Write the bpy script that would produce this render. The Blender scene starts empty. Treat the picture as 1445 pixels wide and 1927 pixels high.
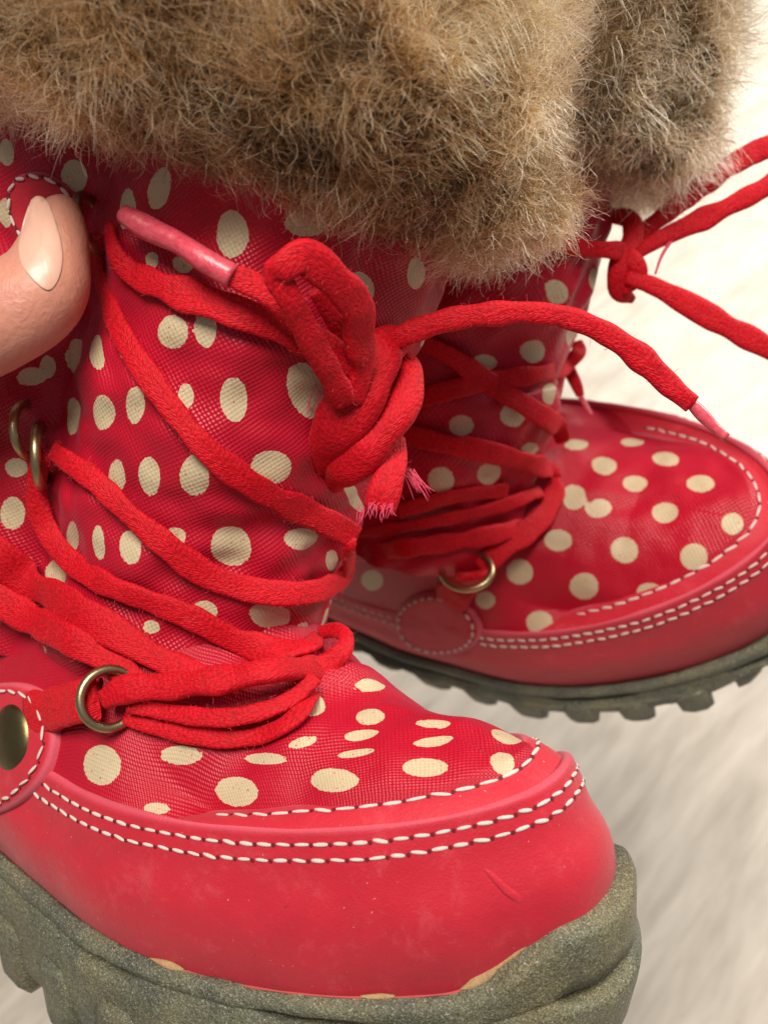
import bpy, bmesh, math, random
import numpy as np
from mathutils import Vector, Matrix, noise
from mathutils.bvhtree import BVHTree

random.seed(7); RNG = np.random.default_rng(7)
SC = bpy.context.scene
COL = SC.collection
K = 0.0008                      # one working unit is 0.8 mm
FPX, CX, CY = 1985.0, 722.5, 963.5   # focal length and centre of the 1445 x 1927 photograph

# ------------------------------------------------------------------ camera
PITCH = 46.0
CAM_POS = Vector((0.0, 0.0, 0.66))
cam_d = bpy.data.cameras.new('camera'); cam = bpy.data.objects.new('camera', cam_d); COL.objects.link(cam)
cam.location = CAM_POS; cam.rotation_euler = (math.radians(90 - PITCH), 0, 0)
cam_d.sensor_fit = 'HORIZONTAL'; cam_d.sensor_width = 36.0; cam_d.lens = 36.0 * FPX / 1445.0
cam_d.clip_start = 0.01; cam_d.clip_end = 50
cam_d.dof.use_dof = True; cam_d.dof.focus_distance = 205 * K
cam_d.dof.aperture_fstop = (cam_d.lens / 1.5)
SC.camera = cam
RC = Matrix.Rotation(math.radians(90 - PITCH), 3, 'X')

# ------------------------------------------------------------------ light
SC.view_settings.view_transform = 'Standard'; SC.view_settings.look = 'None'
SC.view_settings.exposure = 0.0; SC.view_settings.gamma = 1.0
w = bpy.data.worlds.new('World'); SC.world = w; w.use_nodes = True
w.node_tree.nodes['Background'].inputs[0].default_value = (0.95, 0.93, 1.0, 1)
w.node_tree.nodes['Background'].inputs[1].default_value = 0.20
def area(name, loc, target, size, power, color):
    l = bpy.data.lights.new(name, 'AREA'); l.shape = 'DISK'; l.size = size; l.energy = power; l.color = color
    o = bpy.data.objects.new(name, l); COL.objects.link(o); o.location = loc
    o.rotation_euler = (Vector(target) - Vector(loc)).to_track_quat('-Z', 'Y').to_euler()
    return o
BOOTS = CAM_POS + RC @ Vector((0, 0, -210 * K))
area('ceiling_lamp', (-0.14, -0.12, 1.75), BOOTS, 0.60, 25.0, (1.0, 0.90, 0.79))
area('rim_lamp', (1.15, 0.85, 1.15), BOOTS, 0.45, 17.0, (1.0, 0.95, 0.86))  # added rim lamp at back right, brightening the fur and far toe
def spot(name, loc, target, power, angle, color):
    l = bpy.data.lights.new(name, 'SPOT'); l.energy = power; l.color = color; l.spot_size = math.radians(angle); l.spot_blend = 1.0; l.shadow_soft_size = .12
    o = bpy.data.objects.new(name, l); COL.objects.link(o); o.location = loc
    o.rotation_euler = (Vector(target) - Vector(loc)).to_track_quat('-Z', 'Y').to_euler()
spot('floor_spot', (0.85, 1.9, 1.5), (0.62, 1.45, 0), 210.0, 64, (1.0, 0.95, 0.86))

# ------------------------------------------------------------------ helpers
def new_obj(name, me, parent=None, mat=None):
    o = bpy.data.objects.new(name, me); COL.objects.link(o)
    if parent is not None: o.parent = parent
    if mat is not None: me.materials.append(mat)
    return o
def mesh(name, V, Fc, parent=None, mat=None, uv=None, attrs=None, smooth=True):
    me = bpy.data.meshes.new(name)
    me.from_pydata([tuple(v) for v in V], [], [tuple(f) for f in Fc])
    if uv is not None:
        lay = me.uv_layers.new(name='uv'); li = np.empty(len(me.loops), dtype=np.int32)
        me.loops.foreach_get('vertex_index', li)
        lay.data.foreach_set('uv', np.asarray(uv, dtype=np.float32)[li].ravel())
    for k, a in (attrs or {}).items():
        at = me.attributes.new(k, 'FLOAT', 'POINT'); at.data.foreach_set('value', np.asarray(a, dtype=np.float32))
    if smooth: me.polygons.foreach_set('use_smooth', [True] * len(me.polygons))
    me.update()
    return new_obj(name, me, parent, mat)
def grid_faces(nr, nc, wrap=True):
    F = []
    for r in range(nr - 1):
        for c in range(nc if wrap else nc - 1):
            d = (c + 1) % nc
            F.append((r * nc + c, r * nc + d, (r + 1) * nc + d, (r + 1) * nc + c))
    return F
def sstep(a, b, x):
    t = np.clip((np.asarray(x, float) - a) / (b - a), 0, 1); return t * t * (3 - 2 * t)
def nz(p, s, seed=0.0):
    return noise.noise(Vector((p[0] / s + seed, p[1] / s - seed, p[2] / s + 2 * seed)))
def spline(P, n):                # centripetal-ish Catmull-Rom through rows of P (any width)
    P = np.asarray(P, float); m = len(P)
    Q = np.vstack([2 * P[0] - P[1], P, 2 * P[-1] - P[-2]])
    seg = np.linalg.norm(np.diff(P[:, :3], axis=0), axis=1); cum = np.concatenate([[0], np.cumsum(seg)])
    out = []
    for d in np.linspace(0, cum[-1], n):
        i = min(np.searchsorted(cum, d, side='right') - 1, m - 2); t = (d - cum[i]) / max(seg[i], 1e-9)
        a, b, c, e = Q[i], Q[i + 1], Q[i + 2], Q[i + 3]
        out.append(0.5 * ((2 * b) + (-a + c) * t + (2 * a - 5 * b + 4 * c - e) * t * t + (-a + 3 * b - 3 * c + e) * t ** 3))
    return np.array(out), cum[-1]

# ------------------------------------------------------------------ materials
def mat(name):
    m = bpy.data.materials.new(name); m.use_nodes = True
    return m, m.node_tree, m.node_tree.nodes['Principled BSDF']
class N:                          # terse node building
    def __init__(s, nt): s.nt = nt
    def n(s, t, **kw):
        x = s.nt.nodes.new(t)
        for k, v in kw.items(): setattr(x, k, v)
        return x
    def l(s, a, b): s.nt.links.new(a, b)
    def math(s, op, a, b=None, c=None):
        x = s.n('ShaderNodeMath', operation=op)
        for i, q in enumerate((a, b, c)):
            if q is None: continue
            if isinstance(q, (int, float)): x.inputs[i].default_value = q
            else: s.l(q, x.inputs[i])
        return x.outputs[0]
    def noise(s, scale, detail=3, rough=.5, vec=None, dist=0):
        x = s.n('ShaderNodeTexNoise'); x.inputs['Scale'].default_value = scale; x.inputs['Detail'].default_value = detail
        x.inputs['Roughness'].default_value = rough; x.inputs['Distortion'].default_value = dist
        s.l(vec if vec is not None else s.obj(), x.inputs['Vector']); return x.outputs['Fac']
    def obj(s):
        if not hasattr(s, '_o'): s._o = s.n('ShaderNodeTexCoord').outputs['Object']
        return s._o
    def uv(s):
        if not hasattr(s, '_u'):
            x = s.n('ShaderNodeUVMap'); x.uv_map = 'uv'; y = s.n('ShaderNodeSeparateXYZ'); s.l(x.outputs[0], y.inputs[0]); s._u = (y.outputs[0], y.outputs[1])
        return s._u
    def attr(s, nm):
        x = s.n('ShaderNodeAttribute'); x.attribute_name = nm; return x.outputs['Fac']
    def ramp(s, f, stops):
        x = s.n('ShaderNodeValToRGB'); e = x.color_ramp.elements
        while len(e) < len(stops): e.new(0.5)
        for i, (p, c) in enumerate(stops): e[i].position = p; e[i].color = tuple(c) + (1,)
        s.l(f, x.inputs[0]); return x.outputs[0]
    def mix(s, f, a, b, blend='MIX'):
        x = s.n('ShaderNodeMix', data_type='RGBA', blend_type=blend)
        for i, q in ((0, f), (6, a), (7, b)):
            if isinstance(q, (int, float)): x.inputs[i].default_value = q
            elif isinstance(q, tuple): x.inputs[i].default_value = q + (1,)
            else: s.l(q, x.inputs[i])
        return x.outputs[2]
    def bump(s, h, strength, dist, normal=None):
        x = s.n('ShaderNodeBump'); x.inputs['Strength'].default_value = strength; x.inputs['Distance'].default_value = dist
        s.l(h, x.inputs['Height'])
        if normal is not None: s.l(normal, x.inputs['Normal'])
        return x.outputs[0]

def make_fabric(name, pitch):
    m, nt, b = mat(name); g = N(nt); u, v = g.uv()
    wob = g.noise(620, 3)
    uu = g.math('ADD', g.math('MULTIPLY', u, 2 * math.pi / pitch), g.math('MULTIPLY', wob, 2.6))
    vv = g.math('ADD', g.math('MULTIPLY', v, 2 * math.pi / pitch), g.math('MULTIPLY', wob, -2.4))
    weave = g.math('MULTIPLY', g.math('SINE', uu), g.math('SINE', vv))
    w01 = g.math('MULTIPLY_ADD', weave, .5, .5)
    d = g.attr('dot'); edge = g.math('MULTIPLY', g.math('SUBTRACT', g.noise(1700, 2), .5), .7)
    isd = g.math('LESS_THAN', g.math('ADD', d, edge), 3.85)
    worn = g.math('GREATER_THAN', g.math('ADD', g.noise(2600, 3), g.math('MULTIPLY', w01, .10)), .735)
    isd = g.math('MULTIPLY', isd, g.math('SUBTRACT', 1.0, worn))
    red = g.mix(g.noise(60, 4), (.37, .0025, .017), (.50, .007, .029))
    red = g.mix(g.math('MULTIPLY', g.math('SUBTRACT', 1.0, w01), .17), red, (.22, .002, .012))
    cream = g.mix(g.noise(160, 4), (.50, .41, .255), (.61, .52, .35))
    cream = g.mix(g.math('MULTIPLY', g.math('SUBTRACT', 1.0, w01), .22), cream, (.30, .20, .10))
    g.l(g.mix(isd, red, cream), b.inputs['Base Color'])
    b.inputs['Roughness'].default_value = .40
    b.inputs['Specular IOR Level'].default_value = .32
    b.inputs['Sheen Weight'].default_value = .09; b.inputs['Sheen Roughness'].default_value = .35; b.inputs['Sheen Tint'].default_value = (1, .45, .70, 1)
    n1 = g.bump(g.noise(240, 3), .12, .0012)
    h = g.math('MULTIPLY', w01, g.math('SUBTRACT', 1.0, g.math('MULTIPLY', isd, .55)))
    g.l(g.bump(h, .36, .0004, n1), b.inputs['Normal'])
    return m
M_FAB = make_fabric('polka_dot_nylon', 1.12)
M_FABF = make_fabric('polka_dot_nylon_smooth', 1.5)

def make_leather():
    m, nt, b = mat('red_leather'); g = N(nt)
    e = g.attr('edge')
    base = g.mix(g.noise(70, 5, .6), (.46, .010, .027), (.56, .020, .041))
    scuff = g.ramp(g.noise(150, 9, .8, dist=.25), [(.53, (0, 0, 0)), (.70, (1, 1, 1))])
    base = g.mix(g.math('MULTIPLY', scuff, .26), base, (.70, .15, .17))
    grime = g.ramp(g.noise(60, 7, .7, dist=.4), [(.50, (0, 0, 0)), (.72, (1, 1, 1))])
    base = g.mix(g.math('MULTIPLY', grime, .35), base, (.30, .012, .022))
    dust = g.math('GREATER_THAN', g.noise(1500, 2), .76)
    base = g.mix(g.math('MULTIPLY', dust, .55), base, (.8, .5, .48))
    g.l(g.mix(g.math('MULTIPLY', e, .8), base, (.60, .10, .15)), b.inputs['Base Color'])
    g.l(g.math('MULTIPLY_ADD', g.noise(150, 6, .7), .5, .34), b.inputs['Roughness']); b.inputs['Specular IOR Level'].default_value = .34
    b.inputs['Sheen Weight'].default_value = .10
    n1 = g.bump(g.noise(70, 3), .12, .002)
    n2 = g.bump(g.noise(420, 6, .75, dist=.5), .22, .0008, n1)
    g.l(g.bump(g.noise(2600, 2), .25, .0003, n2), b.inputs['Normal'])
    return m
M_LEA = make_leather()

def make_lace_mat(name, c0, c1, strength):
    m, nt, b = mat(name); g = N(nt); u, v = g.uv()
    au = g.math('ABSOLUTE', u)
    ch = g.math('SINE', g.math('MULTIPLY', g.math('ADD', v, g.math('MULTIPLY', au, 1.3)), 2 * math.pi / 1.1))
    rib = g.math('SINE', g.math('MULTIPLY', u, 2 * math.pi / 1.0))
    br = g.math('MULTIPLY', ch, rib)
    cv = g.n('ShaderNodeCombineXYZ'); g.l(g.math('MULTIPLY', u, 1.5), cv.inputs[0]); g.l(g.math('ADD', v, g.math('MULTIPLY', au, .8)), cv.inputs[1])
    vo = g.n('ShaderNodeTexVoronoi'); vo.inputs['Scale'].default_value = 1.5; g.l(cv.outputs[0], vo.inputs['Vector'])
    knit = g.math('MULTIPLY', g.math('SUBTRACT', .75, vo.outputs['Distance']), .55)
    h = g.math('ADD', g.math('ADD', g.math('MULTIPLY', br, .10), knit), g.math('MULTIPLY', g.noise(1500, 4, .7), .7))
    col = g.mix(g.ramp(h, [(.25, (0, 0, 0)), (.85, (1, 1, 1))]), c0, c1)
    g.l(col, b.inputs['Base Color'])
    b.inputs['Roughness'].default_value = .58; b.inputs['Specular IOR Level'].default_value = .22
    b.inputs['Sheen Weight'].default_value = .15; b.inputs['Sheen Roughness'].default_value = .4; b.inputs['Sheen Tint'].default_value = (1, .2, .22, 1)
    g.l(g.bump(h, strength, .0007), b.inputs['Normal'])
    return m
M_LACE = make_lace_mat('red_braid', (.37, .0013, .006), (.70, .003, .018), .42)
M_WEB = make_lace_mat('red_webbing', (.44, .002, .008), (.78, .005, .018), .7)

def simple(name, col, rough, metal=0.0, spec=.5, var=None, bump=None):
    m, nt, b = mat(name); g = N(nt)
    if var: g.l(g.mix(g.noise(var[1], 5, .6), col, var[0]), b.inputs['Base Color'])
    else: b.inputs['Base Color'].default_value = col + (1,)
    b.inputs['Roughness'].default_value = rough; b.inputs['Metallic'].default_value = metal; b.inputs['Specular IOR Level'].default_value = spec
    if bump: g.l(g.bump(g.noise(bump[0], 4, .6), bump[1], bump[2]), b.inputs['Normal'])
    return m
M_STITCH = simple('white_thread', (.74, .67, .62), .65, var=((.58, .42, .39), 420), bump=(3000, .4, .0003))
M_HOLE = simple('needle_hole', (.10, .008, .012), .8)
M_BRASS = simple('antique_brass', (.52, .44, .25), .36, 1.0, var=((.30, .25, .13), 300), bump=(900, .12, .0004))
M_RIVET = simple('dark_brass', (.15, .12, .055), .38, 1.0, var=((.24, .20, .09), 160), bump=(700, .10, .0006))
M_AGLET, nt, b = mat('aglet_plastic')
g = N(nt); g.l(g.mix(g.noise(900, 3), (.50, .016, .042), (.74, .12, .17)), b.inputs['Base Color'])
b.inputs['Roughness'].default_value = .38; b.inputs['Coat Weight'].default_value = .35; b.inputs['Coat Roughness'].default_value = .25; g.l(g.bump(g.noise(1400, 3), .5, .0004), b.inputs['Normal'])
M_FRAY = simple('frayed_thread', (.58, .045, .10), .6)
M_GLUE = simple('dried_glue', (.46, .31, .15), .6, var=((.30, .17, .08), 700), bump=(1500, .6, .0006))

def make_rubber():
    m, nt, b = mat('worn_rubber'); g = N(nt)
    c = g.mix(g.ramp(g.noise(90, 6, .65), [(.35, (0, 0, 0)), (.65, (1, 1, 1))]), (.066, .074, .060), (.145, .148, .088))
    c = g.mix(g.ramp(g.noise(45, 4, .6, dist=.6), [(.52, (0, 0, 0)), (.75, (1, 1, 1))]), c, (.155, .135, .07))
    sp = g.math('GREATER_THAN', g.noise(2600, 3, .75), .60)
    c = g.mix(g.math('MULTIPLY', sp, .7), c, (.34, .34, .28))
    sd_ = g.math('LESS_THAN', g.noise(2100, 3, .75), .40); c = g.mix(g.math('MULTIPLY', sd_, .55), c, (.028, .030, .022))
    gr = g.noise(3000, 3, .8); c = g.mix(1.0, c, g.ramp(gr, [(.30, (.45, .45, .45)), (.50, (1, 1, 1)), (.68, (2.1, 2.1, 2.0))]), 'MULTIPLY')
    g.l(c, b.inputs['Base Color']); b.inputs['Roughness'].default_value = .40
    n1 = g.bump(g.noise(190, 6, .75), .8, .0016)
    g.l(g.bump(g.noise(1700, 4, .75), .55, .0005, n1), b.inputs['Normal'])
    return m
M_RUB = make_rubber()

def make_skin():
    m, nt, b = mat('skin'); g = N(nt)
    c = g.mix(g.noise(140, 6, .65), (.50, .185, .13), (.62, .31, .225))
    g.l(c, b.inputs['Base Color']); b.inputs['Roughness'].default_value = .45
    b.inputs['Subsurface Weight'].default_value = .35; b.inputs['Subsurface Radius'].default_value = (1, .35, .2); b.inputs['Subsurface Scale'].default_value = .003
    w_ = g.n('ShaderNodeTexVoronoi'); w_.inputs['Scale'].default_value = 1100; g.l(g.obj(), w_.inputs['Vector'])
    n1 = g.bump(w_.outputs['Distance'], .12, .0004)
    g.l(g.bump(g.noise(280, 6, .7, dist=.8), .35, .0010, n1), b.inputs['Normal'])
    return m
M_SKIN = make_skin()
M_NAIL = simple('fingernail', (.60, .33, .25), .38, 0, .5, var=((.70, .44, .34), 90), bump=(300, .06, .0008))
bn = M_NAIL.node_tree.nodes['Principled BSDF']; bn.inputs['Coat Weight'].default_value = .08; bn.inputs['Subsurface Weight'].default_value = .2; bn.inputs['Subsurface Scale'].default_value = .002

def make_fur(name, root, mid, tip):
    m = bpy.data.materials.new(name); m.use_nodes = True; nt = m.node_tree; nt.nodes.remove(nt.nodes['Principled BSDF']); g = N(nt)
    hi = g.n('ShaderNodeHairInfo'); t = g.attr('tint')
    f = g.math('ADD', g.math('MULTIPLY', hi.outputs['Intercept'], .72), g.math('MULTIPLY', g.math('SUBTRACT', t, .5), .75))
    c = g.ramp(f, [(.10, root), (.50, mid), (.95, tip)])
    h = g.n('ShaderNodeBsdfHairPrincipled'); h.parametrization = 'COLOR'
    g.l(c, h.inputs['Color']); h.inputs['Roughness'].default_value = .32; h.inputs['Radial Roughness'].default_value = .45
    g.l(h.outputs[0], nt.nodes['Material Output'].inputs['Surface']); return m
M_FUR = make_fur('fur_strand', (.030, .014, .005), (.200, .100, .036), (.68, .46, .24))
M_FURF = make_fur('fur_strand_grey', (.042, .024, .010), (.25, .150, .068), (.70, .52, .32))
M_FURBASE = simple('fur_backing', (.055, .034, .017), .9, 0, .1, var=((.11, .07, .035), 120))

# ------------------------------------------------------------------ floor
def make_floor():
    m, nt, b = mat('pale_wood_laminate'); g = N(nt)
    mp = g.n('ShaderNodeMapping'); g.l(g.obj(), mp.inputs[0]); mp.inputs['Rotation'].default_value = (0, 0, math.radians(-50)); mpb = g.n('ShaderNodeMapping'); g.l(mp.outputs[0], mpb.inputs[0]); mp = mpb; mp.inputs['Scale'].default_value = (1.6, 8.0, 1)
    n1 = g.noise(4.5, 6, .6, mp.outputs[0], .8)
    mp2 = g.n('ShaderNodeMapping'); g.l(g.obj(), mp2.inputs[0]); mp2.inputs['Rotation'].default_value = (0, 0, math.radians(-50)); mpc = g.n('ShaderNodeMapping'); g.l(mp2.outputs[0], mpc.inputs[0]); mp2 = mpc; mp2.inputs['Scale'].default_value = (5.0, 30.0, 1)
    n2 = g.noise(4, 5, .65, mp2.outputs[0], .3)
    f = g.math('ADD', g.math('MULTIPLY', n1, .6), g.math('MULTIPLY', n2, .4))
    c = g.ramp(f, [(.30, (.36, .315, .26)), (.50, (.53, .475, .405)), (.68, (.68, .62, .54))])
    g.l(c, b.inputs['Base Color']); b.inputs['Roughness'].default_value = .38
    g.l(g.bump(f, .1, .001), b.inputs['Normal'])
    me = bpy.data.meshes.new('floor'); s = 6
    me.from_pydata([(-s, -s, 0), (s, -s, 0), (s, s, 0), (-s, s, 0)], [], [(0, 1, 2, 3)])
    o = new_obj('floor', me, None, m); o['kind'] = 'structure'; o['label'] = 'pale grey wood laminate floor far below the boots'
make_floor()

# ------------------------------------------------------------------ boot geometry (units of 0.8 mm, x toe, y side, z up)
W_, FT, F0, NE, ME, ASY = 49.175, 41.956, -47.843, 1.6844, 1.8631, -10.967
B0, B1, B2 = .7377, -.0231, .0012
C0, C1, C2 = 31.05, .147, .001
E0, G0, G1, G2, INSC, INSG = 5.178, 37.105, .2692, -.001, 2.28, 13.2
HEEL = -205.0
def outline(ins, nb=60, nf=150, nh=30):
    """closed plan outline, near side from the heel, round the toe, far side, heel; ins may be an array"""
    n = 2 * nb + nf + nh; ins = np.broadcast_to(np.asarray(ins, float), (n,)).copy()
    Fx = np.zeros(n); S = np.zeros(n)
    fb = np.linspace(HEEL + 38, F0, nb, endpoint=False)
    hw = lambda F: W_ - 9 * sstep(-85, -165, F)
    Fx[:nb] = fb; S[:nb] = hw(fb) - ins[:nb]
    th = np.linspace(0, np.pi, nf); c, s = np.cos(th), np.sin(th); i = ins[nb:nb + nf]
    W2 = W_ - i; L = FT - i - F0
    S[nb:nb + nf] = W2 * np.sign(c) * np.abs(c) ** (2 / ME)
    f = F0 + L * np.abs(s) ** (2 / NE)
    Fx[nb:nb + nf] = f + ASY * S[nb:nb + nf] / W_ * np.clip((f - F0) / L, 0, 1)
    j = slice(nb + nf, 2 * nb + nf); Fx[j] = fb[::-1]; S[j] = -(hw(fb[::-1]) - ins[j])
    j = slice(2 * nb + nf, n); a = np.linspace(-np.pi / 2, np.pi / 2, nh + 2)[1:-1]; r = hw(np.array([HEEL + 38]))[0]
    Fx[j] = HEEL + 38 - (38 - ins[j]) * np.cos(a); S[j] = (r - ins[j]) * np.sin(a)
    return Fx, S
NB_, NF_ = 60, 150
TH = np.full(300, np.nan)
OF, OS = outline(0)
NO = len(OF)
TH = np.full(NO, -1.0); TH[NB_:NB_ + NF_] = np.linspace(0, np.pi, NF_)
def zB(F): return B0 + B1 * F + B2 * np.clip(F + 40, 0, None) ** 2
def zC(F):
    F = np.clip(F, -75, None); return C0 + C1 * F + C2 * F * F
def zE(F): return zC(F) + E0
def zG(F): return G0 + G1 * F + G2 * F * F
tipw = np.where(TH >= 0, np.exp(-((TH - 1.75) / .55) ** 2), 0.0)     # toe tip weighting
sbump = np.where(TH >= 0, sstep(1.14, 1.50, TH) * sstep(2.35, 2.0, TH), 0.0)
def ridge(Fc): return np.interp(Fc, [-150, -75, -52, -36, -20, -3], [88, 86, 77, 63, 52, 47.0])

class Boot:
    def __init__(s, name, label, rot, T, sole_h, fabric, seed):
        r, e, p = map(math.radians, rot); s.seed = seed; s.fab = fabric; s.sole_h = sole_h
        def tr(v):
            v = (v[0], v[1] * math.cos(e) - v[2] * math.sin(e), v[1] * math.sin(e) + v[2] * math.cos(e))
            return Vector((v[0] * math.cos(r) + v[1] * math.sin(r), -v[0] * math.sin(r) + v[1] * math.cos(r), v[2]))
        s.F = tr((math.cos(p), 0, math.sin(p))); s.U = tr((0, 1, 0)); s.S = tr((-math.sin(p), 0, math.cos(p)))
        s.T = Vector(T)
        s.M = np.array([s.F, s.S, s.U]); s.Tn = np.array(T)
        o = bpy.data.objects.new(name, None); COL.objects.link(o)
        R3 = RC @ Matrix((s.F, -s.S, s.U)).transposed()
        o.matrix_world = Matrix.Translation(CAM_POS + RC @ (s.T * K)) @ R3.to_4x4()
        o['label'] = label; o['category'] = 'boot'; o['group'] = 'pair of polka dot winter boots'
        s.drop = 0.0; s.crease = .5; s.root = o; s.tv = []; s.tf = []; s.eye = s.M @ (-s.Tn)
    # points are (F, S, z) in units; mesh coordinates are (F, -S, z) * K
    def pts(s, P): P = np.asarray(P, float); return P * np.array([K, -K, K])
    def add(s, name, P, Fc, m, parent=None, solid=False, **kw):
        Fc = [tuple(reversed(f)) for f in Fc]
        o = mesh(name, s.pts(P), Fc, parent or s.root, m, **kw)
        if solid:
            b = len(s.tv); s.tv += [Vector(p) for p in P]; s.tf += [tuple(b + i for i in f) for f in Fc]; s.bvh = None
        return o
    def tree(s):
        if s.bvh is None: s.bvh = BVHTree.FromPolygons(s.tv, s.tf)
        return s.bvh
    def ray(s, x, y): return s.M @ np.array([(x - CX) / FPX, -(y - CY) / FPX, -1.0])
    def hit(s, x, y):
        d = s.ray(x, y); h = s.tree().ray_cast(Vector(s.eye), Vector(d).normalized())
        if h[0] is None: return None
        n = np.array(h[1]); 
        if n @ d > 0: n = -n
        return np.array(h[0]), n, (np.array(h[0]) - s.eye) @ d / (d @ d)
    def at(s, x, y, depth): return s.eye + s.ray(x, y) * depth
    def px(s, P):
        Q = np.asarray(P) @ s.M + s.Tn; return np.stack([CX + FPX * Q[:, 0] / -Q[:, 2], CY - FPX * Q[:, 1] / -Q[:, 2]], 1), -Q[:, 2]
    def path(s, ctrl):
        """control points seen in the photograph, laid on the boot's own surface; each row (x, y, lift[, widthpx]); lift >= 100 is a distance"""
        P, Nn, Wd = [], [], []; last = None; w0 = 50
        for c in ctrl:
            x, y, l = c[:3]; w0 = c[3] if len(c) > 3 else w0
            d = s.ray(x, y); dn = d / np.linalg.norm(d)
            if l >= 100: p = s.at(x, y, l); n = -dn; dep = l
            else:
                h = s.hit(x, y)
                if h is None: dep = last; p = s.at(x, y, dep); n = -dn
                else:
                    p, n, dep = h; n = n * .75 - dn * .25; n /= np.linalg.norm(n)
                    p = p + n * l * .5 - dn * l * .5
            last = dep; P.append(p); Nn.append(n); Wd.append(w0 * dep / FPX)
        return np.array(P), np.array(Nn), np.array(Wd)

def sweep(P, Nn, Wd, thick=2.2, step=.8, nseg=14, cap=True, power=2.6, wob=0.0, seed=0):
    A = np.hstack([P, Nn, Wd[:, None]])
    _, L = spline(A, 2); n = max(6, int(L / step)); Q, L = spline(A, n)
    # even out
    p = Q[:, :3]; nn = Q[:, 3:6]; wd = Q[:, 6]
    for _ in range(2):
        p[1:-1] = p[1:-1] * .5 + (p[:-2] + p[2:]) * .25; nn[1:-1] = nn[1:-1] * .5 + (nn[:-2] + nn[2:]) * .25
    t = np.gradient(p, axis=0); t /= np.linalg.norm(t, axis=1)[:, None] + 1e-9
    nn = nn - t * (nn * t).sum(1)[:, None]; nn /= np.linalg.norm(nn, axis=1)[:, None] + 1e-9
    b = np.cross(t, nn)
    V, UV = [], []
    arc = np.concatenate([[0], np.cumsum(np.linalg.norm(np.diff(p, axis=0), axis=1))])
    ang = np.linspace(0, 2 * np.pi, nseg, endpoint=False)
    cx = np.sign(np.cos(ang)) * np.abs(np.cos(ang)) ** (2 / power); cy = np.sign(np.sin(ang)) * np.abs(np.sin(ang)) ** (2 / power)
    for i in range(n):
        w_ = wd[i] * .5 * (1 + wob * noise.noise(Vector((arc[i] / 6, seed, 0)))); h = thick * .5 * (1 + wob * noise.noise(Vector((arc[i] / 5, seed + 9, 0))))
        tw = .5 * wob * noise.noise(Vector((arc[i] / 14, seed + 5, 3)))
        nb, nn2 = b[i] * math.cos(tw) + nn[i] * math.sin(tw), nn[i] * math.cos(tw) - b[i] * math.sin(tw)
        for k in range(nseg):
            V.append(p[i] + nb * cx[k] * w_ + nn2 * cy[k] * h); UV.append((cx[k] * w_, arc[i]))
    Fc = grid_faces(n, nseg)
    if cap:
        V.append(p[0]); UV.append((0, 0)); V.append(p[-1]); UV.append((0, arc[-1])); a, z = len(V) - 2, len(V) - 1
        for k in range(nseg):
            Fc.append((a, (k + 1) % nseg, k)); q = (n - 1) * nseg; Fc.append((z, q + k, q + (k + 1) % nseg))
    return V, Fc, UV

def merge(parts):
    V, Fc, UV = [], [], []
    for v, f, u in parts:
        b = len(V); V += list(v); UV += list(u); Fc += [tuple(b + i for i in q) for q in f]
    return V, Fc, UV

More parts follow.
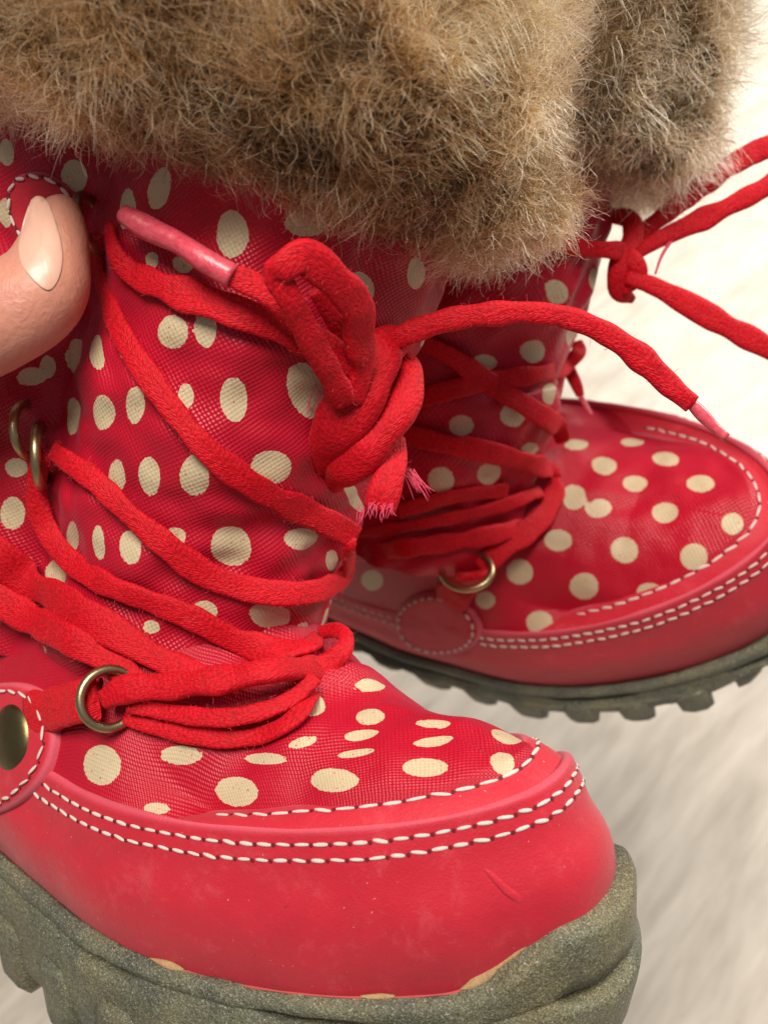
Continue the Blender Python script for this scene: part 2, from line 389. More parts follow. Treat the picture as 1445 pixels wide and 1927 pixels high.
STITCH = {}
def stitch_mesh(length, width):
    k = (length, width)
    if k not in STITCH:
        bm = bmesh.new(); bmesh.ops.create_uvsphere(bm, u_segments=8, v_segments=5, radius=1)
        for v in bm.verts:
            x = v.co.z; r = math.sqrt(max(0, 1 - abs(x) ** 3)) / max(1e-6, math.sqrt(max(1e-9, 1 - x * x))) if abs(x) < .99 else 0
            v.co = Vector((x * length * .5, v.co.x * width * .5 * min(r, 1.25), v.co.y * width * .34 * min(r, 1.25))) * K
        me = bpy.data.meshes.new('stitch'); bm.to_mesh(me); bm.free(); me.materials.append(M_STITCH)
        me.polygons.foreach_set('use_smooth', [True] * len(me.polygons)); STITCH[k] = me
    return STITCH[k]
def stitches(bt, P, Nn, parent, pitch=3.75, length=3.0, width=.78, hole=True, lift=.06, rng=None, slant=.12):
    """a row of thread stitches along the polyline P with surface normals Nn"""
    seg = np.linalg.norm(np.diff(P, axis=0), axis=1); cum = np.concatenate([[0], np.cumsum(seg)])
    holes = []
    for k, d in enumerate(np.arange(pitch * .5, cum[-1], pitch)):
        q = lambda D: np.array([np.interp(D, cum, P[:, j]) for j in range(3)])
        c = q(d); t = q(d + 1) - q(d - 1); t /= np.linalg.norm(t) + 1e-9
        n = np.array([np.interp(d, cum, Nn[:, j]) for j in range(3)]); n -= t * (n @ t); n /= np.linalg.norm(n) + 1e-9
        xy, dep = bt.px(c[None]); vis = -120 < xy[0, 0] < 1565 and -100 < xy[0, 1] < 2030
        if not vis: continue
        if n @ (bt.eye - c) < -25: continue
        o = bpy.data.objects.new('stitch', stitch_mesh(length, width)); COL.objects.link(o); o.parent = parent
        b = np.cross(n, t); sl = slant + random.uniform(-.15, .15)
        tt = t * math.cos(sl) + b * math.sin(sl); bb = np.cross(n, tt)
        R = Matrix((Vector(tt * [1, -1, 1]), Vector(-bb * [1, -1, 1]), Vector(n * [1, -1, 1]))).transposed().to_4x4()
        sc = random.uniform(.9, 1.08)
        o.matrix_local = Matrix.Translation(Vector(bt.pts(c + n * (lift + random.uniform(-.08, .1))))) @ R @ Matrix.Diagonal((sc, random.uniform(.85, 1.12), 1, 1))
        if hole: holes.append((c + t * pitch * .5 + n * .12, t, n))
    if holes:
        V, Fc = [], []
        for c, t, n in holes:
            b = np.cross(n, t); i = len(V)
            V += [c + (t * math.cos(a) * .42 + b * math.sin(a) * .42) + n * .10 for a in np.linspace(0, 2 * np.pi, 7)[:-1]]; V.append(c - n * .3)
            V[-1] = c + n * .16
            Fc += [(i + k, i + (k + 1) % 6, i + 6) for k in range(6)]
        o = bt.add('needle_hole', V, Fc, M_HOLE, parent); o['kind'] = 'stuff'

def ring_obj(bt, name, c, axis, R, r, m, parent=None, squash=1.0, up=None):
    """torus: centre c, axis direction"""
    axis = np.asarray(axis, float); axis /= np.linalg.norm(axis)
    a = np.asarray(up if up is not None else (0, 0, 1), float); a = a - axis * (a @ axis); a /= np.linalg.norm(a); b = np.cross(axis, a)
    V = []
    for u in np.linspace(0, 2 * np.pi, 40, endpoint=False):
        e = a * math.cos(u) + b * math.sin(u) * squash; 
        for v in np.linspace(0, 2 * np.pi, 10, endpoint=False): V.append(c + e * (R + r * math.cos(v)) + axis * r * math.sin(v))
    Fc = [(i * 10 + k, ((i + 1) % 40) * 10 + k, ((i + 1) % 40) * 10 + (k + 1) % 10, i * 10 + (k + 1) % 10) for i in range(40) for k in range(10)]
    return bt.add(name, V, Fc, m, parent)

def dots_for(bt, V, Nn, pix, rad=1.0, gap=13.0, seed=1):
    """distance of every vertex to the nearest printed dot; listed dots first, the unseen rest scattered"""
    C = []
    El = []
    for t in pix:
        x, y = t[:2]; wd, hg = (t[2], t[3]) if len(t) > 3 else (60, 60); ro = math.radians(t[4]) if len(t) > 4 else 0
        h = bt.hit(x, y)
        if h is None: continue
        p, n, dep = h; fr = []
        for dx, dy in ((math.cos(ro), math.sin(ro)), (-math.sin(ro), math.cos(ro))):     # the print's two axes on the cloth
            d_ = bt.ray(x + dx, y + dy); e_ = bt.eye + d_ * (((p - bt.eye) @ n) / (d_ @ n)) - p; fr.append(e_)
        sz = []
        for e_, ext in zip(fr, (wd, hg)):
            L_ = np.linalg.norm(e_); sz.append(min(L_ * ext / 2, 5.4) / L_)
        C.append(p); El.append((fr[0] * sz[0], fr[1] * sz[1], n))
    V = np.asarray(V); xy, dep = bt.px(V); rng = np.random.default_rng(seed)
    face = (Nn * (bt.eye - V)).sum(1)
    free = (face < 0) | (xy[:, 0] < -25) | (xy[:, 1] < -25) | (xy[:, 0] > 1470) | (xy[:, 1] > 1950)
    idx = np.nonzero(free)[0]; rng.shuffle(idx)
    for i in idx[:4000]:
        if not C or np.min(np.linalg.norm(np.array(C) - V[i], axis=1)) > gap: C.append(V[i])
    C = np.array(C); d = np.full(len(V), 99.0)
    for k, c in enumerate(C):
        q = V - c
        if k < len(El):
            e1, e2, n = El[k]; G_ = np.array([[e1 @ e1, e1 @ e2], [e1 @ e2, e2 @ e2]]); w_ = np.linalg.solve(G_, np.stack([q @ e1, q @ e2]))
            dd = 3.85 * np.hypot(w_[0], w_[1]); off = np.abs(q @ n); dd = np.where((off > 7) | (np.linalg.norm(q, axis=1) > 12), 99, dd)
        else: dd = np.linalg.norm(q, axis=1)
        d = np.minimum(d, dd)
    return d

def vert_normals(V, nr, nc, wrap=True):
    G = np.asarray(V).reshape(nr, nc, 3)
    du = (np.roll(G, -1, 1) - np.roll(G, 1, 1)) if wrap else np.gradient(G, axis=1)
    dv = np.gradient(G, axis=0); n = np.cross(du, dv); n /= np.linalg.norm(n, axis=2)[..., None] + 1e-9
    return n.reshape(-1, 3)

def build_lower(bt, foot_dots):
    sd = bt.seed; H = bt.sole_h
    dropf = lambda S: -bt.drop * sstep(-9, -46, S)
    # ---- fabric vamp
    Fo, So = outline(3.0); NW = 88; V = []; UV = []
    Fc_ = np.clip(Fo, -150, -3.0); z0 = zE(Fo) - 5.0 + dropf(So)
    p = 1.3 + .8 * sstep(-5, -42, Fo); zr = ridge(Fc_)
    for j in range(NW):
        w_ = j / (NW - 1.0)
        Fx = Fo + (Fc_ - Fo) * w_; Sx = So * (1 - w_)
        ex = np.where(So > 0, 2.1, 1.25); zn = z0 + (zr - z0) * (1 - (1 - w_) ** ex)
        wg = .235; zg = np.minimum(zG(Fo) - .9 + dropf(So), zr - .6)
        if w_ < wg: zt_ = z0 + (zg - z0) * (w_ / wg)
        else: x_ = (w_ - wg) / (1 - wg); zt_ = zg + (zr - zg) * (1 - (1 - x_) ** np.where(So > 0, 3.5, 1.8))
        tz = sstep(-42, -12, Fo); z = zn * (1 - tz) + zt_ * tz
        for i in range(NO):
            q = (Fx[i], Sx[i], z[i])
            k = sstep(.18, .34, w_)
            wr = nz(q, 13, sd) * 1.5 + nz(q, 6, sd + 3) * .5
            # creases run across the foot at the flex point
            cr = math.sin((Fx[i] + .45 * Sx[i] + 4 * nz(q, 16, sd + 7)) / 3.4) * bt.crease * float(sstep(6, -14, Fx[i]))
            V.append((q[0], q[1], q[2] + k * (wr + cr))); o_ = np.array([Fo[i] - Fc_[i], So[i]]); o_ /= np.linalg.norm(o_) + 1e-6; ex_ = max(0.0, zr[i] - z[i]); UV.append((Fx[i] + o_[0] * ex_, Sx[i] + o_[1] * ex_))
    V = np.array(V); Fc = grid_faces(NW, NO)
    b = len(bt.tv); bt.tv += [Vector(q) for q in V]; bt.tf += [tuple(b + i for i in reversed(f)) for f in Fc]; bt.bvh = None
    d = dots_for(bt, V, vert_normals(V, NW, NO) * -1, foot_dots[0], foot_dots[1], seed=3)
    bt.add('vamp', V, Fc, bt.fab, uv=UV, attrs={'dot': d})
    # ---- lower leather rand
    lev = [(1.0, lambda F: zB(F) - 8, 0), (0.0 - 1.5 * tipw, zB, 0), (-1.4 - 3.0 * tipw, lambda F: zB(F) * .7 + zC(F) * .3, 0), (-1.2 - 2.2 * tipw, lambda F: zB(F) * .4 + zC(F) * .6, 0),
           (INSC - 1.2, lambda F: zC(F) - 4.5, 0), (INSC, zC, 0), (INSC + .9, lambda F: zC(F) + 2.2, 0), (INSC + 1.7, lambda F: zC(F) + 4.2, 0), (INSC + 2.05, lambda F: zE(F) - .15, .5), (INSC + 2.7, lambda F: zE(F) + .15, 1), (INSC + 3.6, lambda F: zE(F) - .1, 1), (INSC + 3.9, lambda F: zE(F) - 3.4, 1)]
    rows, ed = [], []
    for ins, zf, e in lev:
        Fx, Sx = outline(ins); rows.append(np.stack([Fx, Sx, zf(Fx) + dropf(Sx) * np.clip((zf(Fx) - zB(Fx)) / 34, 0, 1)], 1)); ed.append(np.full(NO, e))
    R0 = np.array(rows); t0 = np.arange(len(lev)); tt = np.concatenate([np.linspace(i, i + 1, 5)[:-1] for i in range(len(lev) - 1)] + [[len(lev) - 1]])
    R1 = np.array([[np.interp(tt, t0, R0[:, i, k]) for k in range(3)] for i in range(NO)]).transpose(2, 0, 1)
    for _ in range(3): R1[1:-1] = R1[1:-1] * .5 + (R1[:-2] + R1[2:]) * .25
    e1 = np.array([np.interp(tt, t0, [x[2] for x in lev])] * NO).T
    V = R1.reshape(-1, 3).copy()
    nn = vert_normals(V, len(tt), NO) * -1
    dv = np.array([nz(q, 22, sd + 1) * .7 + nz(q, 7, sd + 2) * .16 for q in V]); V += nn * dv[:, None]
    rand = bt.add('toe_rand', V, grid_faces(len(tt), NO), M_LEA, attrs={'edge': e1.ravel()}, solid=True)
    # ---- strip between rand and fabric
    lev = [(4.4, lambda F: zE(F) - 2.6, 0), (6.5, lambda F: (zE(F) - 2.6) * .72 + zG(F) * .28 + .55, 0), (9.5, lambda F: (zE(F) - 2.6) * .36 + zG(F) * .64 + .6, 0), (INSG - .8, zG, .15), (INSG, lambda F: zG(F) + .1, 1), (INSG + .7, lambda F: zG(F) - .2, 1), (INSG + .8, lambda F: zG(F) - 2.4, 1)]
    rows = []
    for ins, zf, e in lev:
        Fx, Sx = outline(ins); rows.append(np.stack([Fx, Sx, zf(Fx) + dropf(Sx)], 1))
    R0 = np.array(rows); t0 = np.arange(len(lev)); tt = np.concatenate([np.linspace(i, i + 1, 4)[:-1] for i in range(len(lev) - 1)] + [[len(lev) - 1]])
    R1 = np.array([[np.interp(tt, t0, R0[:, i, k]) for k in range(3)] for i in range(NO)]).transpose(2, 0, 1)
    R1[1:-1] = R1[1:-1] * .5 + (R1[:-2] + R1[2:]) * .25
    e1 = np.array([np.interp(tt, t0, [x[2] for x in lev])] * NO).T
    V = R1.reshape(-1, 3).copy(); V += np.array([[0, 0, nz(q, 10, sd + 4) * .35] for q in V])
    sel = slice(NB_ - 8, NB_ + NF_ + 8); cols = np.arange(NO)[sel]; ncc = len(cols)
    V2 = V.reshape(len(tt), NO, 3)[:, sel].reshape(-1, 3)
    strip = bt.add('toe_strip', V2, grid_faces(len(tt), ncc, False), M_LEA, attrs={'edge': e1[:, sel].ravel()}, solid=True)
    # ---- thread
    def row(ins, zf, lo, hi):
        Fx, Sx = outline(ins); P = np.stack([Fx, Sx, zf(Fx) + dropf(Sx)], 1)[lo:hi]; Nn = []
        for q in P:
            h = bt.tree().find_nearest(Vector(q)); n = np.array(h[1]); Nn.append(n)
        Pn = []
        for q, n in zip(P, Nn):
            h = bt.tree().find_nearest(Vector(q)); Pn.append(np.array(h[0]))
        Nn = np.array(Nn)
        out = np.stack([np.zeros(len(P)), P[:, 1] * 0, np.ones(len(P))], 1) + np.stack([np.clip(P[:, 0] + 30, 0, 1e9) / 60, P[:, 1] / 50, P[:, 2] * 0], 1)
        sg = np.sign((Nn * out).sum(1)); Nn = Nn * sg[:, None]
        return np.array(Pn), Nn
    lo, hi = 22, NB_ + NF_
    stitches(bt, *row(INSC + .1, lambda F: zC(F) - .1, lo, hi), rand)
    stitches(bt, *row(INSC + 1.2, lambda F: zC(F) + 2.75, lo, hi), rand)
    stitches(bt, *row(INSG - 2.6, lambda F: zG(F) - .5, NB_ + 22, NB_ + NF_ - 20), strip, pitch=4.5, length=3.9)
    # ---- sole
    zt = zB(OF) + 1.2 + sbump * (13.5 - zB(OF) * .4); zl = np.minimum(zt, 4 + .35 * (zt - 4)); roc = sstep(5, 46, OF)
    so = -3.7 - 4.0 * tipw
    slit = np.array([max(0.0, math.sin(i / 5.6 + sd + .9)) > .12 for i in range(NO)], float); slit = np.convolve(np.pad(slit, 2, mode='wrap'), [.25, .25, .25, .25, 0], 'valid')[:NO]
    lev = [(3.0, zt - 5.5), (.3 + so * .15, zt - .8), (so * .30, zt + .1), (so * .62, zt - .2), (so * .92, zt - .8), (so - .2, zt - 1.8), (so - .1, zl - 2.9),
           (so + .1 + 5.2 * slit, zl - 3.0), (so + .1 + 5.2 * slit, zl - 3.6 - 1.9 * slit), (so - .1 - .2 * slit, zl - 3.8 - 1.9 * slit), (so - 1.5, zl - 6.8),
           (so - 2.2 + 2.6 * roc, zl * .3 - H * .5), (so - 2.6 + 8 * roc, zl * .1 - H * .82 + 2 * roc), (so - 1.0 + 12 * roc, 0 * zt - H + 5 * roc), (so + 6 + 14 * roc, 0 * zt - H + 6 * roc)]
    rows = [np.stack([*outline(i_), z_ + 0 * OF], 1) for i_, z_ in lev]
    R0 = np.array(rows)
    def arch(q): q[..., 2] += (11 if H < 20 else 6) * np.exp(-((q[..., 0] + 112) / 34) ** 2) * np.clip(-q[..., 2] / H, 0, 1) ; return q
    R0 = arch(R0); t0 = np.arange(len(lev)); tt = np.linspace(0, len(lev) - 1, (len(lev) - 1) * 3 + 1)
    R1 = np.array([[np.interp(tt, t0, R0[:, i, k]) for k in range(3)] for i in range(NO)]).transpose(2, 0, 1)
    R1[1:-1] = R1[1:-1] * .8 + (R1[:-2] + R1[2:]) * .1
    V = R1.reshape(-1, 3); nn = vert_normals(V, len(tt), NO) * -1
    V = V + nn * np.array([nz(q, 9, sd) * .32 + nz(q, 2.5, sd + 5) * .20 for q in V])[:, None]
    Fc = grid_faces(len(tt), NO); Vl = list(V); Vl.append(np.array([-80, 0, -H - .4])); base = (len(tt) - 1) * NO
    Fc += [(base + i, base + (i + 1) % NO, len(Vl) - 1) for i in range(NO)]
    sole = bt.add('sole', Vl, Fc, M_RUB)
    # ---- tread lugs
    Fx, Sx = outline(-3.0); arc = np.concatenate([[0], np.cumsum(np.hypot(np.diff(Fx), np.diff(Sx)))])
    d = bt.lug_start
    while d < arc[-1] - 12:
        ln = bt.lug_len * random.uniform(.92, 1.1); V = []; ns = 5
        for zi, (zz, grow) in enumerate([(-H * .38, -.4), (-H * .55, .6), (-H - bt.lug_h * .55, .9), (-H - bt.lug_h, -.3)]):
            m_ = 1.2 if zi in (0, 3) else 0
            for off in (bt.lug_out + grow, -7.0):
                for k in range(ns):
                    a = np.interp(k, [0, ns - 1], [d + m_, d + ln - m_]); i = int(np.clip(np.searchsorted(arc, a), 1, NO - 1))
                    t = np.array([Fx[i] - Fx[i - 1], Sx[i] - Sx[i - 1]]); t /= np.linalg.norm(t) + 1e-9; nrm = np.array([-t[1], t[0]])
                    f = np.interp(a, arc, Fx); s_ = np.interp(a, arc, Sx); c = np.array([f, s_, 0]); n3 = np.array([nrm[0], nrm[1], 0])
                    if n3 @ np.array([f + 60 if f > -60 else 0, s_, 0]) < 0: n3 = -n3
                    ro = off - 11 * float(sstep(12, 46, f)) - (.9 if (k in (0, ns - 1) and off > 0) else 0)
                    q = c + n3 * ro + np.array([0, 0, zz + (8 * float(sstep(8, 46, f)))])
                    V.append(arch(q.copy()))
        Fc = []; per = 2 * ns
        loop = list(range(ns)) + list(range(2 * ns - 1, ns - 1, -1))
        for r in range(3):
            for k in range(per): Fc.append((r * per + loop[k], r * per + loop[(k + 1) % per], (r + 1) * per + loop[(k + 1) % per], (r + 1) * per + loop[k]))
        Fc.append(tuple(3 * per + i for i in loop)); Fc.append(tuple(reversed(loop)))
        bt.add('tread_lug', V, Fc, M_RUB, sole)
        d += ln + bt.lug_gap
    return rand, strip, sole

def build_shaft(bt, centre, radii, axes, fold, dots, h0, h1, nh):
    """fabric tube swept up the leg; fold(phi, h) scales the radius"""
    NP = 260; hs = np.linspace(h0, h1, nh); V, UV = [], []
    ph = np.linspace(-np.pi, np.pi, NP, endpoint=False)
    for h in hs:
        c = centre(h); Fp, Sp = axes(h); a, b_ = radii(h)
        for f in ph:
            q = c + Fp * math.cos(f) * a + Sp * math.sin(f) * b_
            r = fold(f, h) + (nz(q, 17, bt.seed) * 2.6 + nz((q[0] + q[2] * .6, q[1] * .7, q[2] - q[0] * .3), 7, bt.seed + 2) * 1.7) / a
            q = c + (q - c) * r; V.append(q); UV.append((f * (a + b_) * .5, h))
    V = np.array(V); Fc = grid_faces(nh, NP)
    b = len(bt.tv); bt.tv += [Vector(q) for q in V]; bt.tf += [tuple(b + i for i in f) for f in Fc]; bt.bvh = None
    d = dots_for(bt, V, vert_normals(V, nh, NP), dots[0], dots[1], seed=5)
    return bt.add('shaft', V, [tuple(reversed(f)) for f in Fc], bt.fab, uv=UV, attrs={'dot': d})

def build_fur(bt, centre, axes, prof, mat_, count, length, seed, droop=.3, dip=0.0):
    """padded cuff plus curly strands; prof: list of (h, radius a, radius b)"""
    NP, NR = 120, 40; ph = np.linspace(-np.pi, np.pi, NP, endpoint=False)
    pr = np.array(prof, float); t0 = np.arange(len(pr)); tt = np.linspace(0, len(pr) - 1, NR)
    PR, _ = spline(pr, NR); V = []
    for h, a, b_ in PR:
        c = centre(h); Fp, Sp = axes(h)
        for f in ph:
            q = c + Fp * math.cos(f) * a + Sp * math.sin(f) * b_ - np.cross(Fp, Sp) * (dip * np.sign(np.cross(Fp, Sp)[2]) * max(0.0, math.cos(f + .35)) ** 2)
            V.append(q + (q - c) / np.linalg.norm(q - c) * (nz(q, 30, seed) * 9 + nz(q, 13, seed + 1) * 4.5))
    V = np.array(V); Nn = vert_normals(V, NR, NP)
    cuff = bt.add('fur_cuff', V, [tuple(reversed(f)) for f in grid_faces(NR, NP)], M_FURBASE)
    rng = np.random.default_rng(seed)
    G = V.reshape(NR, NP, 3); GN = Nn.reshape(NR, NP, 3)
    ax = centre(PR[-1, 0]) - centre(PR[0, 0]); ax /= np.linalg.norm(ax)
    n_t = int(count * 2.4); fr = rng.random(n_t) * (NR - 1.001); fc = rng.random(n_t) * NP
    i = fr.astype(int); j = fc.astype(int) % NP; u = fr - i; v = fc - fc.astype(int); j2 = (j + 1) % NP
    def bil(A): return (A[i, j] * ((1 - u) * (1 - v))[:, None] + A[i + 1, j] * (u * (1 - v))[:, None] + A[i, j2] * ((1 - u) * v)[:, None] + A[i + 1, j2] * (u * v)[:, None])
    P = bil(G); NN = bil(GN)
    vis = (NN * (bt.eye - P)).sum(1) / np.linalg.norm(bt.eye - P, axis=1) > -.45
    xy, dep = bt.px(P); vis &= (xy[:, 0] > -150) & (xy[:, 0] < 1600) & (xy[:, 1] > -170) & (xy[:, 1] < 700)
    P, NN = P[vis][:count], NN[vis][:count]; n = len(P)
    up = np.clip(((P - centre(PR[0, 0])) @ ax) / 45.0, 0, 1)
    M = 10; pos = np.zeros((n, M, 3)); rad = np.zeros((n, M)); tint = np.zeros(n)
    lf = np.array([noise.noise(Vector(p / 16) + Vector((seed, seed, seed))) for p in P]); l2 = np.array([noise.noise(Vector(p / 6.5) - Vector((seed, seed, seed))) for p in P])
    cl = np.array([[noise.noise(Vector(p / 9 + k)) for k in (11.3, 37.7, 71.9)] for p in P])
    ln = length * (.85 + .5 * up) * (1 + .35 * lf) * rng.uniform(.45, 1.15, n)
    d = NN * .75 + np.outer(up * .5 - droop, ax) + cl * 1.15 + rng.normal(0, .34, (n, 3)); d /= np.linalg.norm(d, axis=1)[:, None]
    pos[:, 0] = P - NN * 1.2; cur = pos[:, 0]; bend = rng.normal(0, .36, (n, 3)) + cl * .25
    for k in range(1, M):
        bend = bend * .66 + rng.normal(0, .30, (n, 3)) * (1.1 - .8 * up)[:, None]; d = d + bend; d /= np.linalg.norm(d, axis=1)[:, None]
        cur = cur + d * (ln / (M - 1))[:, None]; pos[:, k] = cur
    ng = min(n, 1500); gi = np.arange(ng); near_g = np.empty(n, dtype=int)
    for a in range(0, n, 4000): near_g[a:a + 4000] = ((P[a:a + 4000, None, :] - P[None, :ng, :]) ** 2).sum(2).argmin(1)
    tt_ = (np.linspace(0, 1, M) ** 1.4)[None, :, None] * rng.uniform(.15, .75, n)[:, None, None]
    pos = pos + (pos[near_g] - pos) * tt_
    prof_r = np.interp(np.linspace(0, 1, 10), [0, .4, .8, 1], [1, .92, .6, .25]) * .082
    rad[:] = prof_r[None] * rng.uniform(.7, 1.35, n)[:, None]
    tint = np.clip(.42 + .18 * up + .42 * lf + .30 * l2 + rng.normal(0, .16, n), 0, 1)  # random tone; upper strands also paler, light from above painted into the tint
    hc = bpy.data.hair_curves.new('fur'); hc.add_curves([M] * n)
    hc.attributes['position'].data.foreach_set('vector', bt.pts(pos.reshape(-1, 3)).astype(np.float32).ravel())
    ra = hc.attributes.get('radius') or hc.attributes.new('radius', 'FLOAT', 'POINT'); ra.data.foreach_set('value', (rad * K).astype(np.float32).ravel())
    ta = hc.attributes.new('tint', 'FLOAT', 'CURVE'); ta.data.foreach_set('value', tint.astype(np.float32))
    hc.materials.append(mat_)
    o = bpy.data.objects.new('fur', hc); COL.objects.link(o); o.parent = cuff; o['kind'] = 'stuff'
    return cuff

def lace_run(bt, ctrl, name='lace', parent=None, thick=1.45, m=None, power=3.2, **kw):
    P, Nn, Wd = bt.path(ctrl); Wd = Wd * .9
    V, Fc, UV = sweep(P, Nn, Wd, thick, wob=.28, seed=random.random() * 50, power=power, **kw)
    return bt.add(name, V, [tuple(reversed(f)) for f in Fc], m or M_LACE, parent or bt.root, uv=UV)

def disc_tab(bt, name, outline_px, m, lift=1.1, parent=None):
    """leather patch laid on the boot, cut edge and all; outline in photograph pixels"""
    P0 = np.array(outline_px, float); c = P0.mean(0); ring, _ = spline(np.vstack([P0, P0[:1]]), 73); ring = ring[:-1]
    V, ed = [], []
    rows = [(.02, 1), (.3, 1), (.55, 1), (.75, 1), (.88, 1), (.95, 1), (.985, .85), (1.0, .4), (1.0, -1.5)]
    hc = bt.hit(*c); last = hc
    for f, l in rows:
        for q in ring:
            x, y = c + (q - c) * f; h = bt.hit(x, y) or last; last = h
            V.append(h[0] + h[1] * (lift * l)); ed.append(1.0 if f > .96 else 0)
    V = np.array(V).reshape(len(rows), 72, 3)
    for _ in range(10): V[:, :] = V * .4 + (np.roll(V, 1, 1) + np.roll(V, -1, 1)) * .3
    for _ in range(4): V[1:-2] = V[1:-2] * .5 + (V[:-3] + V[2:-1]) * .25
    V[0] = V[2].mean(0); V[1] = V[0] * .5 + V[2] * .5
    V = V.reshape(-1, 3)
    o = bt.add(name, V, grid_faces(len(rows), 72), M_LEA, parent, attrs={'edge': ed})
    return o, V.reshape(len(rows), 72, 3), hc

# ================================================================== NEAR BOOT
near = Boot('winter_boot', 'nearer red polka dot boot with a tied lace knot, filling the left foreground', (-4.2686, 19.1595, 44.8945), (-18.815 + 32.84 * .68654, -92.4265 + 32.84 * .28439, -204.648 - 32.84 * .66917), 24.0, M_FAB, 1.3)
near.drop = 21.0; near.crease = 1.3; near.lug_start, near.lug_len, near.lug_gap, near.lug_h, near.lug_out = 1.0, 13.0, 8.5, 4.5, 3.6
NFOOT = [(190, 1440, 70, 76), (340, 1422, 84, 36), (498, 1428, 82, 22), (445, 1490, 84, 56), (628, 1468, 90, 44), (670, 1418, 70, 14, -10), (800, 1445, 86, 36), (680, 1384, 66, 20, -8), (697, 1348, 54, 30), (590, 1330, 44, 50), (698, 1290, 60, 26), (815, 1363, 66, 18), (815, 1397, 74, 18, -5), (570, 1397, 60, 20, -15), (952, 1387, 60, 18, 25), (945, 1432, 46, 34), (295, 1522, 54, 22)]
rand, strip, sole = build_lower(near, (NFOOT, 1.0))
PN = (-80.104, .204, -.268, 46.545, 42.673, .115)
A_ = np.array([math.sin(.204), math.sin(-.268), 0]); A_[2] = math.sqrt(1 - A_ @ A_)
FP = np.array([1, 0, 0]) - A_ * A_[0]; FP /= np.linalg.norm(FP); SP = np.cross(A_, FP); SP *= np.sign(SP[1])
n_centre = lambda h: np.array([PN[0], 0, 60.0]) + A_ * h
n_axes = lambda h: (FP, SP)
n_rad = lambda h: (PN[3] * (1 + PN[5] * h / 100), PN[4] * (1 + PN[5] * h / 100))
def n_fold(f, h):
    x = f - .0010 * (h - 40)
    v = float(np.interp(x, [-1.2, -.75, -.3, .15, .5, .9, 1.2, 1.42, 1.56, 1.75, 2.0, 2.4, 3.1], [0, .03, .05, .05, .02, -.10, -.21, -.30, -.30, -.12, .05, .08, 0]))
    v += .032 * math.sin(h / 7.5 + 2.2 * f + 1.5 * math.sin(h / 19 + f)) * math.exp(-((f - .9) / .5) ** 2) + .012 * math.sin(h / 4.3 - 3 * f)
    return 1 + v
NSH = [(437, 440, 62, 90), (670, 545, 64, 70), (575, 420, 80, 50), (784, 515, 34, 62), (140, 330, 50, 60), (10, 285, 30, 50), (10, 400, 30, 56), (300, 355, 42, 76, 8), (240, 392, 32, 78), (345, 495, 40, 36), (285, 490, 24, 34), (322, 625, 58, 64), (387, 618, 42, 74), (575, 730, 70, 80), (440, 750, 50, 82), (350, 745, 30, 50), (255, 762, 36, 70), (195, 775, 44, 66), (140, 783, 26, 70), (180, 660, 24, 66), (137, 670, 40, 64), (235, 650, 26, 56), (510, 880, 78, 66), (365, 897, 56, 78), (280, 897, 42, 76), (218, 895, 34, 62), (435, 1030, 76, 72), (330, 1010, 40, 36), (570, 1015, 62, 42), (245, 1030, 40, 64), (185, 1022, 22, 64, -12), (138, 1010, 24, 60), (510, 1160, 76, 40), (385, 1150, 50, 40), (285, 1180, 34, 26), (220, 1185, 46, 50), (665, 935, 18, 60), (625, 1055, 24, 40), (570, 1192, 50, 30), (108, 1078, 40, 50), (25, 965, 46, 62), (30, 1060, 64, 36), (65, 1222, 60, 26), (30, 880, 44, 36), (90, 690, 30, 44), (60, 708, 50, 34)]
build_shaft(near, n_centre, n_rad, n_axes, n_fold, (NSH, 1.0), -22, 118, 130)
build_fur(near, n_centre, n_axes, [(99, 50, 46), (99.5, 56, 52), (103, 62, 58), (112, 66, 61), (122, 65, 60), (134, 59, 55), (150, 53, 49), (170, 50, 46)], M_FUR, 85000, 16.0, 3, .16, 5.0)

# ================================================================== FAR BOOT
far = Boot('winter_boot', 'farther red polka dot boot held behind the other, its toe reaching the right edge', (-45, 46, 62.6), (99.4, -20.8, -342.2), 9.0, M_FABF, 5.1)
far.lug_start, far.lug_len, far.lug_gap, far.lug_h, far.lug_out = 4.0, 10.5, 8.5, 8.0, 3.4
FFOOT = [(t[0], t[1], t[2] * .93, t[3] * .93) + tuple(t[4:]) for t in [(1085, 835, 48, 24), (1190, 832, 48, 16), (1137, 875, 50, 34), (1252, 863, 52, 28), (1195, 910, 50, 32), (1318, 910, 56, 36), (1080, 935, 48, 52), (1127, 957, 52, 38, -15), (1252, 965, 54, 42), (1378, 985, 44, 44), (1050, 1017, 56, 44), (1175, 1035, 54, 52), (1305, 1048, 56, 54), (978, 1077, 54, 52), (1098, 1105, 58, 54), (1222, 1113, 52, 34), (913, 1130, 40, 36), (1015, 1172, 54, 48), (700, 1093, 50, 48), (790, 1060, 50, 26), (630, 1130, 30, 34)]]
rand2, strip2, sole2 = build_lower(far, (FFOOT, 1.2))
FY = [(940, 1005, 344), (820, 1035, 330), (740, 1056, 322), (640, 1075, 316), (530, 1118, 308), (450, 1135, 303), (350, 1160, 299), (250, 1185, 296), (120, 1210, 292), (0, 1230, 290), (-150, 1250, 288)]
fp = np.array([far.at(x - 40 * FPX / d, y, d) for y, x, d in FY]); FSP, FLEN = spline(fp, 400)
def f_centre(h): i = np.clip(h / FLEN * 399, 0, 399); return np.array([np.interp(i, np.arange(400), FSP[:, k]) for k in range(3)])
def f_axes(h):
    t = f_centre(h + 4) - f_centre(h - 4); t /= np.linalg.norm(t); a = np.array([1.0, .3, 0]); a -= t * (a @ t); a /= np.linalg.norm(a); b_ = np.cross(t, a)
    return a, (b_ if b_[1] > 0 else -b_)
f_rad = lambda h: (40, 38)
